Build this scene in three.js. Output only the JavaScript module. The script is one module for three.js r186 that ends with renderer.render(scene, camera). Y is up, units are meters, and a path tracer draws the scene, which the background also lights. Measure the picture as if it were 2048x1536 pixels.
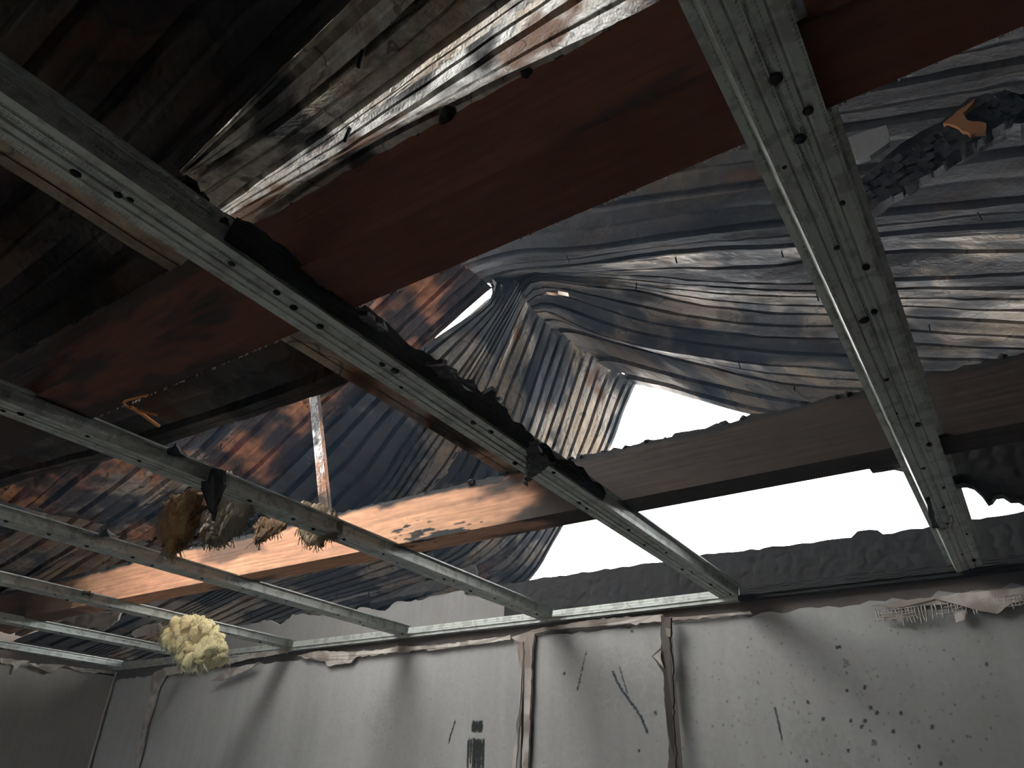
import * as THREE from 'three';
import { mergeGeometries, mergeVertices, toCreasedNormals } from 'three/addons/utils/BufferGeometryUtils.js';

// ---------------------------------------------------------------- camera, sky, exposure
const S = 0.6, EYE = 1.75;                       // plans below are in units of 0.6 m, measured from the eye
const camera = new THREE.PerspectiveCamera(2 * Math.atan(768 / 1450.3) * 180 / Math.PI, 2048 / 1536, 0.02, 200);
camera.rotation.order = 'YXZ';
camera.rotation.set(0.52542, 0.599113, 0.03217);
camera.position.set(0, EYE, 0);
camera.updateMatrixWorld(true);
const scene = new THREE.Scene();
scene.fog = new THREE.FogExp2(new THREE.Color(0.42, 0.67, 1.0), 0.009);
scene.background = new THREE.Color(1.0, 0.99, 0.96);
scene.backgroundIntensity = 14;
const renderer = new THREE.WebGLRenderer({ antialias: true });
renderer.toneMapping = THREE.LinearToneMapping;
renderer.toneMappingExposure = 1.1;
renderer.shadowMap.enabled = true;

// ---------------------------------------------------------------- helpers
const V = (x, y, z) => new THREE.Vector3(x, y, z);
function rng(seed) { let a = seed >>> 0; return () => { a = (a + 0x6d2b79f5) | 0; let t = Math.imul(a ^ (a >>> 15), 1 | a); t = (t + Math.imul(t ^ (t >>> 7), 61 | t)) ^ t; return ((t ^ (t >>> 14)) >>> 0) / 4294967296; }; }
const hash = (x, y, s) => { let h = Math.imul(x, 374761393) ^ Math.imul(y, 668265263) ^ Math.imul(s, 974634777); h = Math.imul(h ^ (h >>> 13), 1274126177); return ((h ^ (h >>> 16)) >>> 0) / 4294967296; };
const sm = (t) => t * t * (3 - 2 * t), mix = (a, b, t) => a + (b - a) * t, clamp = THREE.MathUtils.clamp;
const step = (a, b, x) => sm(clamp((x - a) / (b - a), 0, 1));
function vnoise(x, y, s, px = 0, py = 0) {
  let i = Math.floor(x), j = Math.floor(y); const u = sm(x - i), v = sm(y - j);
  const wx = (k) => px ? ((k % px) + px) % px : k, wy = (k) => py ? ((k % py) + py) % py : k;
  return mix(mix(hash(wx(i), wy(j), s), hash(wx(i + 1), wy(j), s), u), mix(hash(wx(i), wy(j + 1), s), hash(wx(i + 1), wy(j + 1), s), u), v);
}
function fbm(x, y, s, oct = 4, px = 0, py = 0) { let a = 0.5, t = 0, n = 0; for (let o = 0; o < oct; o++) { t += a * vnoise(x, y, s + o * 17, px, py); n += a; a *= 0.5; x *= 2; y *= 2; px *= 2; py *= 2; } return t / n; }

const m3 = camera.matrixWorld.clone().setPosition(0, 0, 0);
const ray = (px, py) => V((px - 1024) / 1450.3, -(py - 768) / 1450.3, -1).applyMatrix4(m3);
const onZ = (px, py, z) => { const d = ray(px, py); return d.multiplyScalar(z / d.z); };
const onY = (px, py, y) => { const d = ray(px, py); return d.multiplyScalar(y / d.y); };
const onX = (px, py, x) => { const d = ray(px, py); return d.multiplyScalar(x / d.x); };
const W = (p) => V(p.x * S, EYE + p.y * S, p.z * S);
const toWorld = new THREE.Matrix4().makeTranslation(0, EYE, 0).multiply(new THREE.Matrix4().makeScale(S, S, S));

const used = new Map();
function numbered(n) { const k = used.get(n) ?? 0; used.set(n, k + 1); return k ? n + '_' + String(k).padStart(3, '0') : n; }
function thing(name, label, category, base, group) {
  const o = new THREE.Group(); o.name = numbered(name); scene.add(o); o.position.copy(W(base));
  o.userData = { label, category }; if (group) o.userData.group = group;
  return o;
}
function struct(name, geo, mat) {
  const m = new THREE.Mesh(geo.applyMatrix4(toWorld), mat); m.name = name; m.userData.kind = 'structure'; m.castShadow = m.receiveShadow = true; scene.add(m); return m;
}
// a part: geometry given in plan units round the eye
function part(name, geo, mat, parent, label) {
  geo.applyMatrix4(toWorld);
  let off = V(0, 0, 0); for (let p = parent; p && p !== scene; p = p.parent) off.add(p.position);
  geo.translate(-off.x, -off.y, -off.z);
  const m = new THREE.Mesh(geo, mat); m.name = name; m.castShadow = m.receiveShadow = true; if (label) m.userData.label = label;
  parent.add(m); return m;
}
function box(x0, x1, y0, y1, z0, z1) { const g = new THREE.BoxGeometry(x1 - x0, y1 - y0, z1 - z0); g.translate((x0 + x1) / 2, (y0 + y1) / 2, (z0 + z1) / 2); return g; }
// texture coordinates in metres, each face from the side it looks to; along = the axis that u follows
function boxUV(g, along = 'x', fx = 1, fy = 1, ox = 0, oy = 0) {
  if (g.index) g = g.toNonIndexed();
  g.computeVertexNormals();
  const p = g.attributes.position, n = g.attributes.normal, uv = new Float32Array(p.count * 2);
  for (let i = 0; i < p.count; i++) {
    const x = p.getX(i), y = p.getY(i), z = p.getZ(i), a = Math.abs(n.getX(i)), b = Math.abs(n.getY(i)), c = Math.abs(n.getZ(i));
    let u, v;
    if (along === 'x') { u = a > b && a > c ? z : x; v = b > c && b > a ? z : y; }
    else if (along === 'z') { u = c > a && c > b ? x : z; v = b > a ? x : y; }
    else { u = a > c ? z : x; v = y; }
    uv[2 * i] = (u - ox) * fx; uv[2 * i + 1] = (v - oy) * fy;
  }
  g.setAttribute('uv', new THREE.BufferAttribute(uv, 2)); return g;
}
function rough(pts, amp, seg, seed, closed = true) {          // breaks the edges of an outline
  const out = [], r = rng(seed), n = pts.length;
  for (let i = 0; i < (closed ? n : n - 1); i++) {
    const a = pts[i], b = pts[(i + 1) % n], L = a.distanceTo(b), k = Math.max(1, Math.round(L / seg)), d = new THREE.Vector2().subVectors(b, a), nx = -d.y / (L || 1), ny = d.x / (L || 1);
    out.push(a.clone());
    for (let j = 1; j < k; j++) { const t = (j + (r() - 0.5) * 0.5) / k, o = (r() + r() - 1) * amp * (r() < 0.12 ? 2.2 : 1); out.push(new THREE.Vector2(a.x + d.x * t + nx * o, a.y + d.y * t + ny * o)); }
  }
  if (!closed) out.push(pts[n - 1].clone());
  return out;
}
// a plate of thickness t in the plane z = z0 whose front is that plane, outline in plan x, y
function plateZ(pts, z0, t) { const g = new THREE.ExtrudeGeometry(new THREE.Shape(pts), { depth: t, bevelEnabled: false, curveSegments: 1 }); g.translate(0, 0, z0 - t); return g; }
const P2 = (list, z) => list.map(([x, y]) => { const p = onZ(x, y, z); return new THREE.Vector2(p.x, p.y); });
// a plate in any plane through c spanned by ex, ey, outline traced against that plane; bent a little by noise
function plate(list, c, ex, ey, t, amp, seg, seed, bend = 0) {
  const n = V().crossVectors(ex, ey).normalize(), e1 = ex.clone().normalize(), e2 = V().crossVectors(n, e1), pts = list.map(([x, y]) => { const d = ray(x, y), k = c.dot(n) / d.dot(n), q = d.multiplyScalar(k).sub(c); return new THREE.Vector2(q.dot(e1), q.dot(e2)); });
  const g = new THREE.ExtrudeGeometry(new THREE.Shape(amp ? rough(pts, amp, seg, seed) : pts), { depth: t, bevelEnabled: false });
  const p = g.attributes.position;
  for (let i = 0; i < p.count; i++) { const u = p.getX(i), v = p.getY(i), w = p.getZ(i) - t / 2 + bend * (fbm(u * 9 + seed, v * 9, seed, 2) - 0.5); const q = c.clone().addScaledVector(e1, u).addScaledVector(e2, v).addScaledVector(n, w); p.setXYZ(i, q.x, q.y, q.z); }
  g.computeVertexNormals(); return g;
}
function tube(pts, r, seg = 12, rad = 5) { return new THREE.TubeGeometry(new THREE.CatmullRomCurve3(pts), seg, r, rad, false); }
const bare = (g) => { const q = g.index ? g.toNonIndexed() : g; for (const k of Object.keys(q.attributes)) if (!['position', 'normal', 'uv'].includes(k)) q.deleteAttribute(k); return q; };
const merge = (list) => mergeGeometries(list.map(bare));

// ---------------------------------------------------------------- textures
function tex(w, h, f, srgb, rx = 1, ry = 1) {
  const d = new Uint8Array(w * h * 4);
  for (let j = 0; j < h; j++) for (let i = 0; i < w; i++) { const c = f(i / w, j / h), o = (j * w + i) * 4; for (let k = 0; k < 3; k++) d[o + k] = clamp((srgb ? Math.pow(clamp(c[k], 0, 1), 1 / 2.2) : c[k]) * 255, 0, 255); d[o + 3] = 255; }
  const t = new THREE.DataTexture(d, w, h); t.wrapS = t.wrapT = THREE.RepeatWrapping; t.magFilter = t.minFilter = THREE.LinearFilter; if (srgb) t.colorSpace = THREE.SRGBColorSpace; t.repeat.set(rx, ry); t.needsUpdate = true; return t;
}
const lerp3 = (a, b, t) => [mix(a[0], b[0], t), mix(a[1], b[1], t), mix(a[2], b[2], t)];
// burnt galvanised steel: grey zinc, tan and orange heat stains, soot, fine crazing; one tile is 1.2 m
const crazed = tex(512, 512, (u, v) => { const f = fbm(u * 40, v * 40, 5, 2, 40, 40), g = fbm(u * 110, v * 110, 9, 2, 110, 110), r = Math.abs(g - 0.5) * 2; const k = f * 0.6 + r * 0.4; return [k, k, k]; }, false);
function steel(seed, { zinc, soot, rust, tan, tanC = [0.2, 0.145, 0.095], rustC = [0.22, 0.085, 0.028] }) {
  const Q = 512, R = new Uint8Array(Q * Q);
  const map = tex(Q, Q, (u, v) => {
    const wx = fbm(u * 4, v * 4, seed + 90, 2, 4, 4) * 0.6, a = fbm(u * 4 + wx, v * 3 + wx, seed, 4, 4, 3), b = fbm(u * 3 - wx, v * 4 + wx, seed + 31, 4, 3, 4), k0 = fbm(u * 64, v * 64, seed + 60, 2, 64, 64), e = fbm(u * 14 + wx * 3, v * 20, seed + 77, 3, 14, 20);
    const so = step(0.6 - soot * 0.35, 0.76 - soot * 0.35, a + (e - 0.5) * 0.25), ru = step(0.62 - rust * 0.3, 0.75 - rust * 0.3, b + (e - 0.5) * 0.25), ta = step(0.6 - tan * 0.3, 0.82 - tan * 0.3, 1 - b * 0.5 - a * 0.5 + (e - 0.5) * 0.2);
    let c = lerp3(zinc, zinc.map((x) => x * 0.62), e);
    c = lerp3(c, tanC, ta * 0.75); c = lerp3(c, rustC, ru * 0.8);
    const ring = Math.abs(a + (e - 0.5) * 0.2 - 0.47) < 0.008 ? 0.45 : 1; c = c.map((x) => x * ring);
    c = lerp3(c, [0.02, 0.019, 0.02], so * 0.9);
    R[Math.min(Q - 1, Math.round(v * Q)) * Q + Math.min(Q - 1, Math.round(u * Q))] = 255 * clamp(0.58 + 0.2 * so + 0.25 * ru + (k0 - 0.5) * 0.35, 0.4, 1);
    const k = 0.62 + 0.76 * k0; return c.map((x) => x * k);
  }, true);
  const roughnessMap = tex(Q, Q, (u, v) => { const r = R[Math.round(v * Q) * Q + Math.round(u * Q)] / 255; return [r, r, r]; }, false);
  return new THREE.MeshStandardMaterial({ map, roughnessMap, roughness: 1, metalness: 0.35, bumpMap: crazed, bumpScale: 0.004, side: THREE.DoubleSide });
}
const steelRusty = steel(11, { zinc: [0.36, 0.29, 0.23], soot: 0.27, rust: 0.58, tan: 0.6, tanC: [0.48, 0.33, 0.2], rustC: [0.52, 0.18, 0.05] });
const steelSooty = steel(23, { zinc: [0.06, 0.05, 0.042], soot: 0.55, rust: 0.35, tan: 0.25, tanC: [0.085, 0.06, 0.04], rustC: [0.085, 0.033, 0.013] });
const steelPale = steel(37, { zinc: [0.6, 0.58, 0.53], soot: 0.15, rust: 0.2, tan: 0.5, tanC: [0.4, 0.3, 0.2] });
const steelBlack = steel(47, { zinc: [0.035, 0.029, 0.023], soot: 0.5, rust: 0.2, tan: 0.4, tanC: [0.06, 0.043, 0.026], rustC: [0.07, 0.03, 0.012] }); steelBlack.metalness = 0; steelBlack.roughnessMap = null; steelBlack.roughness = 0.95;
const steelBrown = steel(43, { zinc: [0.2, 0.15, 0.105], soot: 0.36, rust: 0.3, tan: 0.5, tanC: [0.27, 0.18, 0.105], rustC: [0.22, 0.09, 0.03] });
const steelTan = steel(41, { zinc: [0.135, 0.104, 0.072], soot: 0.45, rust: -0.1, tan: 0.6, tanC: [0.22, 0.155, 0.095] });
const steelFan = steel(53, { zinc: [0.22, 0.182, 0.14], soot: 0.38, rust: -0.3, tan: 0.55, tanC: [0.3, 0.22, 0.135] });

// timber: u runs the whole length of the joist, v over half a metre of height
function timber(seed, fresh, charAt, grain = 0.5, dark = [0.018, 0.017, 0.017]) {
  const map = tex(2048, 160, (u, v) => {
    const g = fbm(u * 24, v * 90 + fbm(u * 6, v * 3, seed, 2) * 14, seed, 2), s = fbm(u * 150, v * 60, seed + 3, 2), p = fbm(u * 14, v * 3, seed + 8, 4), q = fbm(u * 50, v * 9, seed + 12, 4);
    let c = fresh.map((x, k) => x * (0.97 - grain / 2 + grain * g) * (k ? 0.9 + 0.2 * p : 1)); c = c.map((x) => x * (0.8 + 0.4 * s));
    const m = charAt(u, v, p, q, s); return lerp3(c, dark, m);
  }, true);
  const bumpMap = tex(1024, 128, (u, v) => { const k = 0.5 * fbm(u * 300, v * 20, seed + 21, 2) + 0.5 * fbm(u * 40, v * 110, seed + 22, 2); return [k, k, k]; }, false);
  return new THREE.MeshStandardMaterial({ map, roughness: 0.88, bumpMap, bumpScale: 0.003 });
}
const char = (() => {
  const map = tex(256, 256, (u, v) => { const k = 0.007 + 0.016 * fbm(u * 20, v * 20, 4, 4, 20, 20); return [k, k, k * 1.05]; }, true);
  const bumpMap = tex(256, 256, (u, v) => { const k = Math.abs(fbm(u * 14, v * 14, 6, 3, 14, 14) - 0.5) * 2; return [k, k, k]; }, false);
  return new THREE.MeshStandardMaterial({ map, roughness: 0.85, bumpMap, bumpScale: 0.006, side: THREE.DoubleSide });
})();
const galv = (seed, dirt) => {
  const map = tex(1024, 256, (u, v) => { const a = fbm(u * 10, v * 22, seed, 4, 10, 22), b = fbm(u * 120, v * 40, seed + 2, 3, 120, 40), d = step(0.64 - dirt, 0.78 - dirt, fbm(u * 34, v * 3, seed + 4, 3, 34, 3)); let c = [0.5, 0.54, 0.505].map((x) => x * (0.88 + 0.12 * a + 0.14 * (b - 0.5))); return lerp3(c, [0.16, 0.155, 0.14], d * 0.4); }, true);
  const bumpMap = tex(1024, 256, (u, v) => { const row = Math.abs(((v * 16) % 1) - 0.5), col = Math.abs(((u * 128) % 1) - 0.5), on = (Math.floor(v * 16) % 8 === 2 || Math.floor(v * 16) % 8 === 3 || Math.floor(v * 16) % 8 === 5); const k = on ? 1 - step(0.15, 0.4, Math.hypot(row, col)) : 0; return [k, k, k]; }, false);
  return new THREE.MeshStandardMaterial({ map, roughness: 0.5, metalness: 0.3, bumpMap, bumpScale: 0.0012, side: THREE.DoubleSide });
};
const galvA = galv(71, 0.05), galvB = galv(83, 0.16);
const paper = new THREE.MeshStandardMaterial({ map: tex(256, 256, (u, v) => { const a = fbm(u * 8, v * 8, 301, 4, 8, 8), b = step(0.58, 0.7, fbm(u * 5, v * 5, 310, 4, 5, 5)); return lerp3([0.46, 0.425, 0.385].map((x) => x * (0.7 + 0.5 * a)), [0.14, 0.1, 0.08], b * 0.6); }, true), roughness: 0.95, side: THREE.DoubleSide });
const blackSteel = new THREE.MeshStandardMaterial({ color: 0x14161a, roughness: 0.6, metalness: 0.3 });
const brightSteel = new THREE.MeshStandardMaterial({ color: 0xb9bdb8, roughness: 0.4, metalness: 0.7 });

// ---------------------------------------------------------------- the room
const plaster = (seed, base) => new THREE.MeshStandardMaterial({
  roughness: 0.93, map: tex(512, 512, (u, v) => { const a = fbm(u * 6, v * 4, seed, 4, 6, 4), b = fbm(u * 40, v * 4, seed + 3, 3, 40, 4), c = fbm(u * 130, v * 130, seed + 5, 2, 130, 130); const k = 0.78 + 0.2 * a + 0.14 * b + 0.12 * c; return base.map((x) => x * k); }, true),
});
const concrete = new THREE.MeshStandardMaterial({ roughness: 0.9, map: tex(512, 512, (u, v) => { const a = fbm(u * 7, v * 7, 120, 5, 7, 7), c = fbm(u * 90, v * 90, 125, 2, 90, 90), k = 0.24 + 0.2 * a + 0.06 * c; return [k * 1.02, k, k * 0.94]; }, true) });
const FLOOR = -EYE / S;
struct('floor', boxUV(box(-9.5, 4.2, FLOOR - 0.25, FLOOR, -4.2, 5)), concrete);

// wall_back: the panels carry the photographed marks, laid out in the wall's own metres
const WZ = -3.97, WX0 = -7.5, WX1 = 2.9, WY0 = -1.2, WY1 = 1.35;
const cv = document.createElement('canvas'); cv.width = 2048; cv.height = 512;
{
  const x2 = cv.getContext('2d'), im = x2.createImageData(2048, 512);
  for (let j = 0; j < 512; j++) for (let i = 0; i < 2048; i++) {
    const X = i / 200, Y = j / 200, a = fbm(X * 1.1, Y * 1.6, 400, 4), b = fbm(X * 14, Y * 0.9, 405, 4), c = fbm(X * 60, Y * 60, 410, 2), d = step(0.56, 0.78, fbm(X * 0.8 + 3, Y * 0.55, 415, 4));
    let k = 0.345 * (0.82 + 0.24 * a + 0.16 * (b - 0.5) + 0.12 * (c - 0.5)); k *= 1 - 0.18 * d; const so = fbm(X * 1.6 + 9, Y * 1.3, 425, 5) + 0.25 * (c - 0.5), eastDim = step(5.6, 7.4, X + 2.4 * (fbm(X * 2, Y * 2, 431, 3) - 0.5)) * 0.14; k *= 1 - 0.17 * step(0.6 - eastDim * 1.3, 0.74 - eastDim * 1.3, so);  // soot mottling, thicker to the right, partly standing in for dimmer light there
    const o = (j * 2048 + i) * 4, g = (x) => 255 * Math.pow(clamp(x, 0, 1), 1 / 2.2); im.data[o] = g(k); im.data[o + 1] = g(k); im.data[o + 2] = g(k * 0.975); im.data[o + 3] = 255;
  }
  x2.putImageData(im, 0, 0);
  const at = (px, py) => { const p = onZ(px, py, WZ); return [(p.x - WX0) / (WX1 - WX0) * 2048, (WY1 - p.y) / (WY1 - WY0) * 512]; }, r = rng(5);
  const brush = (list, w, col, dry = 0.25) => { for (let i = 0; i + 1 < list.length; i++) { const [ax, ay] = at(...list[i]), [bx, by] = at(...list[i + 1]), n = Math.ceil(Math.hypot(bx - ax, by - ay) * 3); for (let k = 0; k <= n; k++) { if (r() < dry) continue; const t = k / n; x2.fillStyle = col; x2.globalAlpha = 0.5 + 0.5 * r(); x2.fillRect(mix(ax, bx, t) + (r() - 0.5) * w, mix(ay, by, t) + (r() - 0.5) * w * 0.5, 0.6 + r() * w * 0.6, 0.7 + r() * 1.3); } } x2.globalAlpha = 1; };
  const ink = '#14181c';
  brush([[1224, 1342], [1240, 1375], [1262, 1405], [1280, 1430], [1294, 1465]], 2.2, '#18262e', 0.1);
  brush([[1238, 1331], [1246, 1360], [1254, 1385]], 1.0, '#27333a', 0.4);
  brush([[1172, 1300], [1164, 1335], [1154, 1378]], 1.6, '#2c3134', 0.55);
  brush([[1549, 1414], [1556, 1445], [1563, 1478]], 0.8, ink, 0.2);
  brush([[910, 1440], [900, 1472], [897, 1485]], 1.4, ink, 0.2);
  for (const [cx, y0, y1, w] of [[955, 1440, 1462, 10], [952, 1475, 1550, 17]]) for (let k = 0; k < 60; k++) { const x = cx + (r() - 0.5) * 2 * w, a = y0 + r() * 10, b = a + (y1 - y0) * (0.3 + 0.7 * r()); brush([[x, a], [x - 2, Math.min(b, y1)]], 0.7, '#1d211f', 0.3); }
  for (const [px, py, s] of [[1128, 1345, 2], [1310, 1425, 2.4], [1277, 1500, 1.2], [1615, 1403, 2], [1645, 1437, 2], [1700, 1440, 1.6], [1740, 1415, 3.5], [1752, 1424, 2.5], [1728, 1440, 3], [1722, 1452, 2.5], [1747, 1485, 4], [1785, 1462, 2.4], [1863, 1453, 2.4], [1836, 1492, 1.6], [1972, 1327, 2.2], [1728, 1373, 2], [1692, 1380, 1.2], [1678, 1293, 1.6], [1690, 1325, 5], [1673, 1294, 2], [1800, 1425, 1.5], [1880, 1525, 2.2], [1612, 1520, 1.4], [1695, 1500, 1.6], [973, 1260, 2], [1263, 1262, 2]]) for (let k = 0; k < 14; k++) { const [x, y] = at(px + (r() - 0.5) * s * 2, py + (r() - 0.5) * s * 3); x2.fillStyle = ink; x2.globalAlpha = 0.5; x2.fillRect(x, y, 0.7 + r() * 0.8, 0.7 + r()); }
  for (let k = 0; k < 260; k++) { const [x, y] = at(1360 + r() * 640, 1250 + r() * 290); x2.fillStyle = ink; x2.globalAlpha = 0.15 + 0.4 * r(); x2.fillRect(x, y, 0.6 + r() * 0.9, 0.6 + r() * 1.6); }
  for (let k = 0; k < 120; k++) { const [x, y] = at(350 + r() * 1000, 1270 + r() * 270); x2.fillStyle = ink; x2.globalAlpha = 0.15 + 0.3 * r(); x2.fillRect(x, y, 0.5 + r() * 0.6, 0.6 + r() * 1.4); }
  x2.globalAlpha = 1;
}
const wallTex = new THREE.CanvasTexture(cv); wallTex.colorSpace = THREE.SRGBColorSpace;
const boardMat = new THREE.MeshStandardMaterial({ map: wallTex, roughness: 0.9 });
const sooted = plaster(130, [0.22, 0.215, 0.21]), studMat = plaster(140, [0.1, 0.085, 0.075]), greyWall = plaster(150, [0.3, 0.285, 0.26]);
const wallUV = (g) => { g = g.index ? g.toNonIndexed() : g; g.computeVertexNormals(); const p = g.attributes.position, uv = new Float32Array(p.count * 2); for (let i = 0; i < p.count; i++) { uv[2 * i] = (p.getX(i) - WX0) / (WX1 - WX0); uv[2 * i + 1] = (p.getY(i) - WY0) / (WY1 - WY0); } g.setAttribute('uv', new THREE.BufferAttribute(uv, 2)); return g; };
const wallBack = struct('wall_back', boxUV(box(-7.6, 4.2, FLOOR, 1.0, -4.2, -4.0)), studMat);
const seam = (px) => onZ(px, 1300, WZ).x;
const J1 = seam(1055), J2 = seam(1335), J0 = seam(314);
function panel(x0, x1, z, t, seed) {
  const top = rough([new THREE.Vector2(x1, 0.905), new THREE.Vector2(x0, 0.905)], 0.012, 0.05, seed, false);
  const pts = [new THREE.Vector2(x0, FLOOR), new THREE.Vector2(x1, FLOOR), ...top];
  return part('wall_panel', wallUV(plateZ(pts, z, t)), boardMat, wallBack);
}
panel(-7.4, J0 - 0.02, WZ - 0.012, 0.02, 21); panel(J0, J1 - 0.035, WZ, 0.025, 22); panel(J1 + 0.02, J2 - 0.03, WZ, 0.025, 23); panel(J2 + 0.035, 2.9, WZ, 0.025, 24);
const darkWall = plaster(180, [0.055, 0.05, 0.046]);  // unseen side and far walls, kept dark to cut bounced light
const LX = onZ(233, 1345, WZ).x;
const wallLeft = struct('wall_left', boxUV(box(LX - 0.2, LX, FLOOR, 0.93, -8, 5), 'y', 1, 1), greyWall);
struct('trim_1', boxUV(box(-9.5, -9.3, FLOOR, 2.3, -8, 5), 'z'), plaster(160, [0.032, 0.022, 0.016]));
struct('wall_right', merge([boxUV(box(2.9, 3.1, FLOOR, 2.3, -8, 5), 'y'), boxUV(box(2.9, 3.1, 2.3, 3.45, -2.4, 5), 'y')]), darkWall);
struct('wall_front', merge([boxUV(box(-9.3, -5.6, FLOOR, 4.2, 4.6, 4.8), 'y'), boxUV(box(-3.8, 3.1, FLOOR, 4.2, 4.6, 4.8), 'y'), boxUV(box(-5.6, -3.8, 0.4, 4.2, 4.6, 4.8), 'y')]), greyWall);
const soil = plaster(170, [0.1, 0.09, 0.075]);
struct('ground', boxUV(box(-30, 30, FLOOR - 0.5, FLOOR - 0.26, -30, 40)), soil);
struct('wall_far', boxUV(box(-7.6, 3.1, FLOOR, 1.3, -7.9, -7.7), 'y'), darkWall);

// ---------------------------------------------------------------- ribbed roof sheets
const N = 56;
// a guide is [across, [[px, py, z] ...]] traced on a rib lying at depth z, or [across, [Vector3 ...]]
function surface(guides, folded = false) {
  const gs = guides.map(([v, pts]) => ({ v, p: new THREE.CatmullRomCurve3(pts.map((q) => q.isVector3 ? q : onZ(...q)), false, 'centripetal').getSpacedPoints(N) }));
  const at = (u, v) => {
    let k = 0; while (k < gs.length - 2 && v > gs[k + 1].v) k++;
    const t = clamp((v - gs[k].v) / (gs[k + 1].v - gs[k].v), 0, 1), f = clamp(u, 0, 1) * N, i = Math.min(N - 1, Math.floor(f)), s = f - i;
    const row = (n) => V().lerpVectors(gs[n].p[i], gs[n].p[i + 1], s), b = row(k), c = row(k + 1);
    if (folded) return b.lerp(c, v < gs[0].v ? (v - gs[0].v) / (gs[1].v - gs[0].v) : v > gs[k + 1].v ? (v - gs[k].v) / (gs[k + 1].v - gs[k].v) : t);
    const m = (n, d) => n < 0 || n >= gs.length ? d : row(n);
    const a = m(k - 1, b.clone().multiplyScalar(2).sub(c)), e = m(k + 2, c.clone().multiplyScalar(2).sub(b)), t2 = t * t, t3 = t2 * t, o = V(0, 0, 0);
    for (const ax of ['x', 'y', 'z']) { const m0 = (c[ax] - a[ax]) / 2, m1 = (e[ax] - b[ax]) / 2; o[ax] = (2 * t3 - 3 * t2 + 1) * b[ax] + (t3 - 2 * t2 + t) * m0 + (-2 * t3 + 3 * t2) * c[ax] + (t3 - t2) * m1; }
    return o;
  };
  return { at, lo: gs[0].v, hi: gs[gs.length - 1].v };
}
function sheet(label, surf, mat, { v0, v1, u0 = 0, u1 = 1, ribs = 4, h = 0.05, w = 0.2, wrinkle = 0.02, seed = 1, lift = 0, screws = 4, screwMat = blackSteel, ragged = 0, hole, at, rw = 0.06, stiff = 0.1 }) {
  const c = surf.at((u0 + u1) / 2, (v0 + v1) / 2), o = thing('roof_sheet', label, 'roof sheet', c);
  const vs = [], prof = [];
  if (!at) at = Array.from({ length: ribs }, (_, k) => mix(v0, v1, (k + 0.62) / ribs)), rw = w * (v1 - v0) / ribs;
  vs.push(0); prof.push(0); let last = v0;
  for (const b of [...at, v1 + rw / 2]) {
    const a = last, d = b - rw / 2 - a;
    if (d > 0.02) for (const [q, y] of [[0.25, 0], [0.42, 0], [0.47, stiff], [0.53, stiff], [0.58, 0], [0.75, 0]]) { vs.push((a + d * q - v0) / (v1 - v0)); prof.push(y); }
    if (b <= v1) for (const [q, y] of [[-0.5, 0], [-0.3, 1], [0.3, 1], [0.5, 0]]) { vs.push((b + q * rw - v0) / (v1 - v0)); prof.push(y); }
    last = b + rw / 2;
  }
  ribs = at.length;
  vs.push(1); prof.push(0);
  const U = 72, pos = [], uv = [], idx = [], r = rng(seed), e = 1e-3;
  for (let j = 0; j <= U; j++) for (let i = 0; i < vs.length; i++) {
    let u = mix(u0, u1, j / U); const v = mix(v0, v1, vs[i]);
    if (ragged && j === U) u += ragged * (hash(i, 3, seed) - 0.5); 
    const p = surf.at(u, v), du = surf.at(Math.min(u + e, 1), v).sub(surf.at(Math.min(u + e, 1) - 2 * e, v)), dv = surf.at(u, v + e * 2).sub(surf.at(u, v - e * 2)), n = V().crossVectors(du, dv).normalize(); if (n.y < 0) n.negate();
    const wr = wrinkle * ((fbm(u * 7 + 40, v * 3.1 + 60, 7, 3) - 0.5) * 2 + (prof[i] < 0.5 ? (Math.abs(fbm(u * 16 + 9, v * 6.3 + 31, 8, 2) - 0.5) - 0.15) * 1.6 : 0));
    const cr = prof[i] < 0.5 ? wrinkle * 0.5 * (0.5 - Math.abs(fbm(u * 34, v * 9 + 3, 12, 2) - 0.5) * 3) : 0;
    p.addScaledVector(n, prof[i] * h + wr + cr + lift); pos.push(p.x, p.y, p.z); uv.push(u * 3.2, mix(v0, v1, vs[i]) * 0.5 + seed * 0.37);
  }
  const M = vs.length; for (let j = 0; j < U; j++) for (let i = 0; i < M - 1; i++) { const a = j * M + i; if (hole && hole(V(pos[a * 3], pos[a * 3 + 1], pos[a * 3 + 2]))) continue; idx.push(a, a + 1, a + M, a + 1, a + M + 1, a + M); }
  let g = new THREE.BufferGeometry(); g.setAttribute('position', new THREE.Float32BufferAttribute(pos, 3)); g.setAttribute('uv', new THREE.Float32BufferAttribute(uv, 2)); g.setIndex(idx);
  g = toCreasedNormals(g, 0.5); part('ribbed_metal', g, mat, o);
  for (let k = 0; k < screws; k++) { const u = mix(u0, u1, 0.12 + 0.76 * r()), v = mix(v0, v1, (Math.floor(r() * ribs) + 0.1) / ribs), p = surf.at(u, v), q = p.clone().add(V((r() - 0.5) * 0.03, -0.06, (r() - 0.5) * 0.03)); part('screw', tube([p, p.clone().lerp(q, 0.5), q], 0.006, 2, 5), screwMat, o); }
  return o;
}
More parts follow.
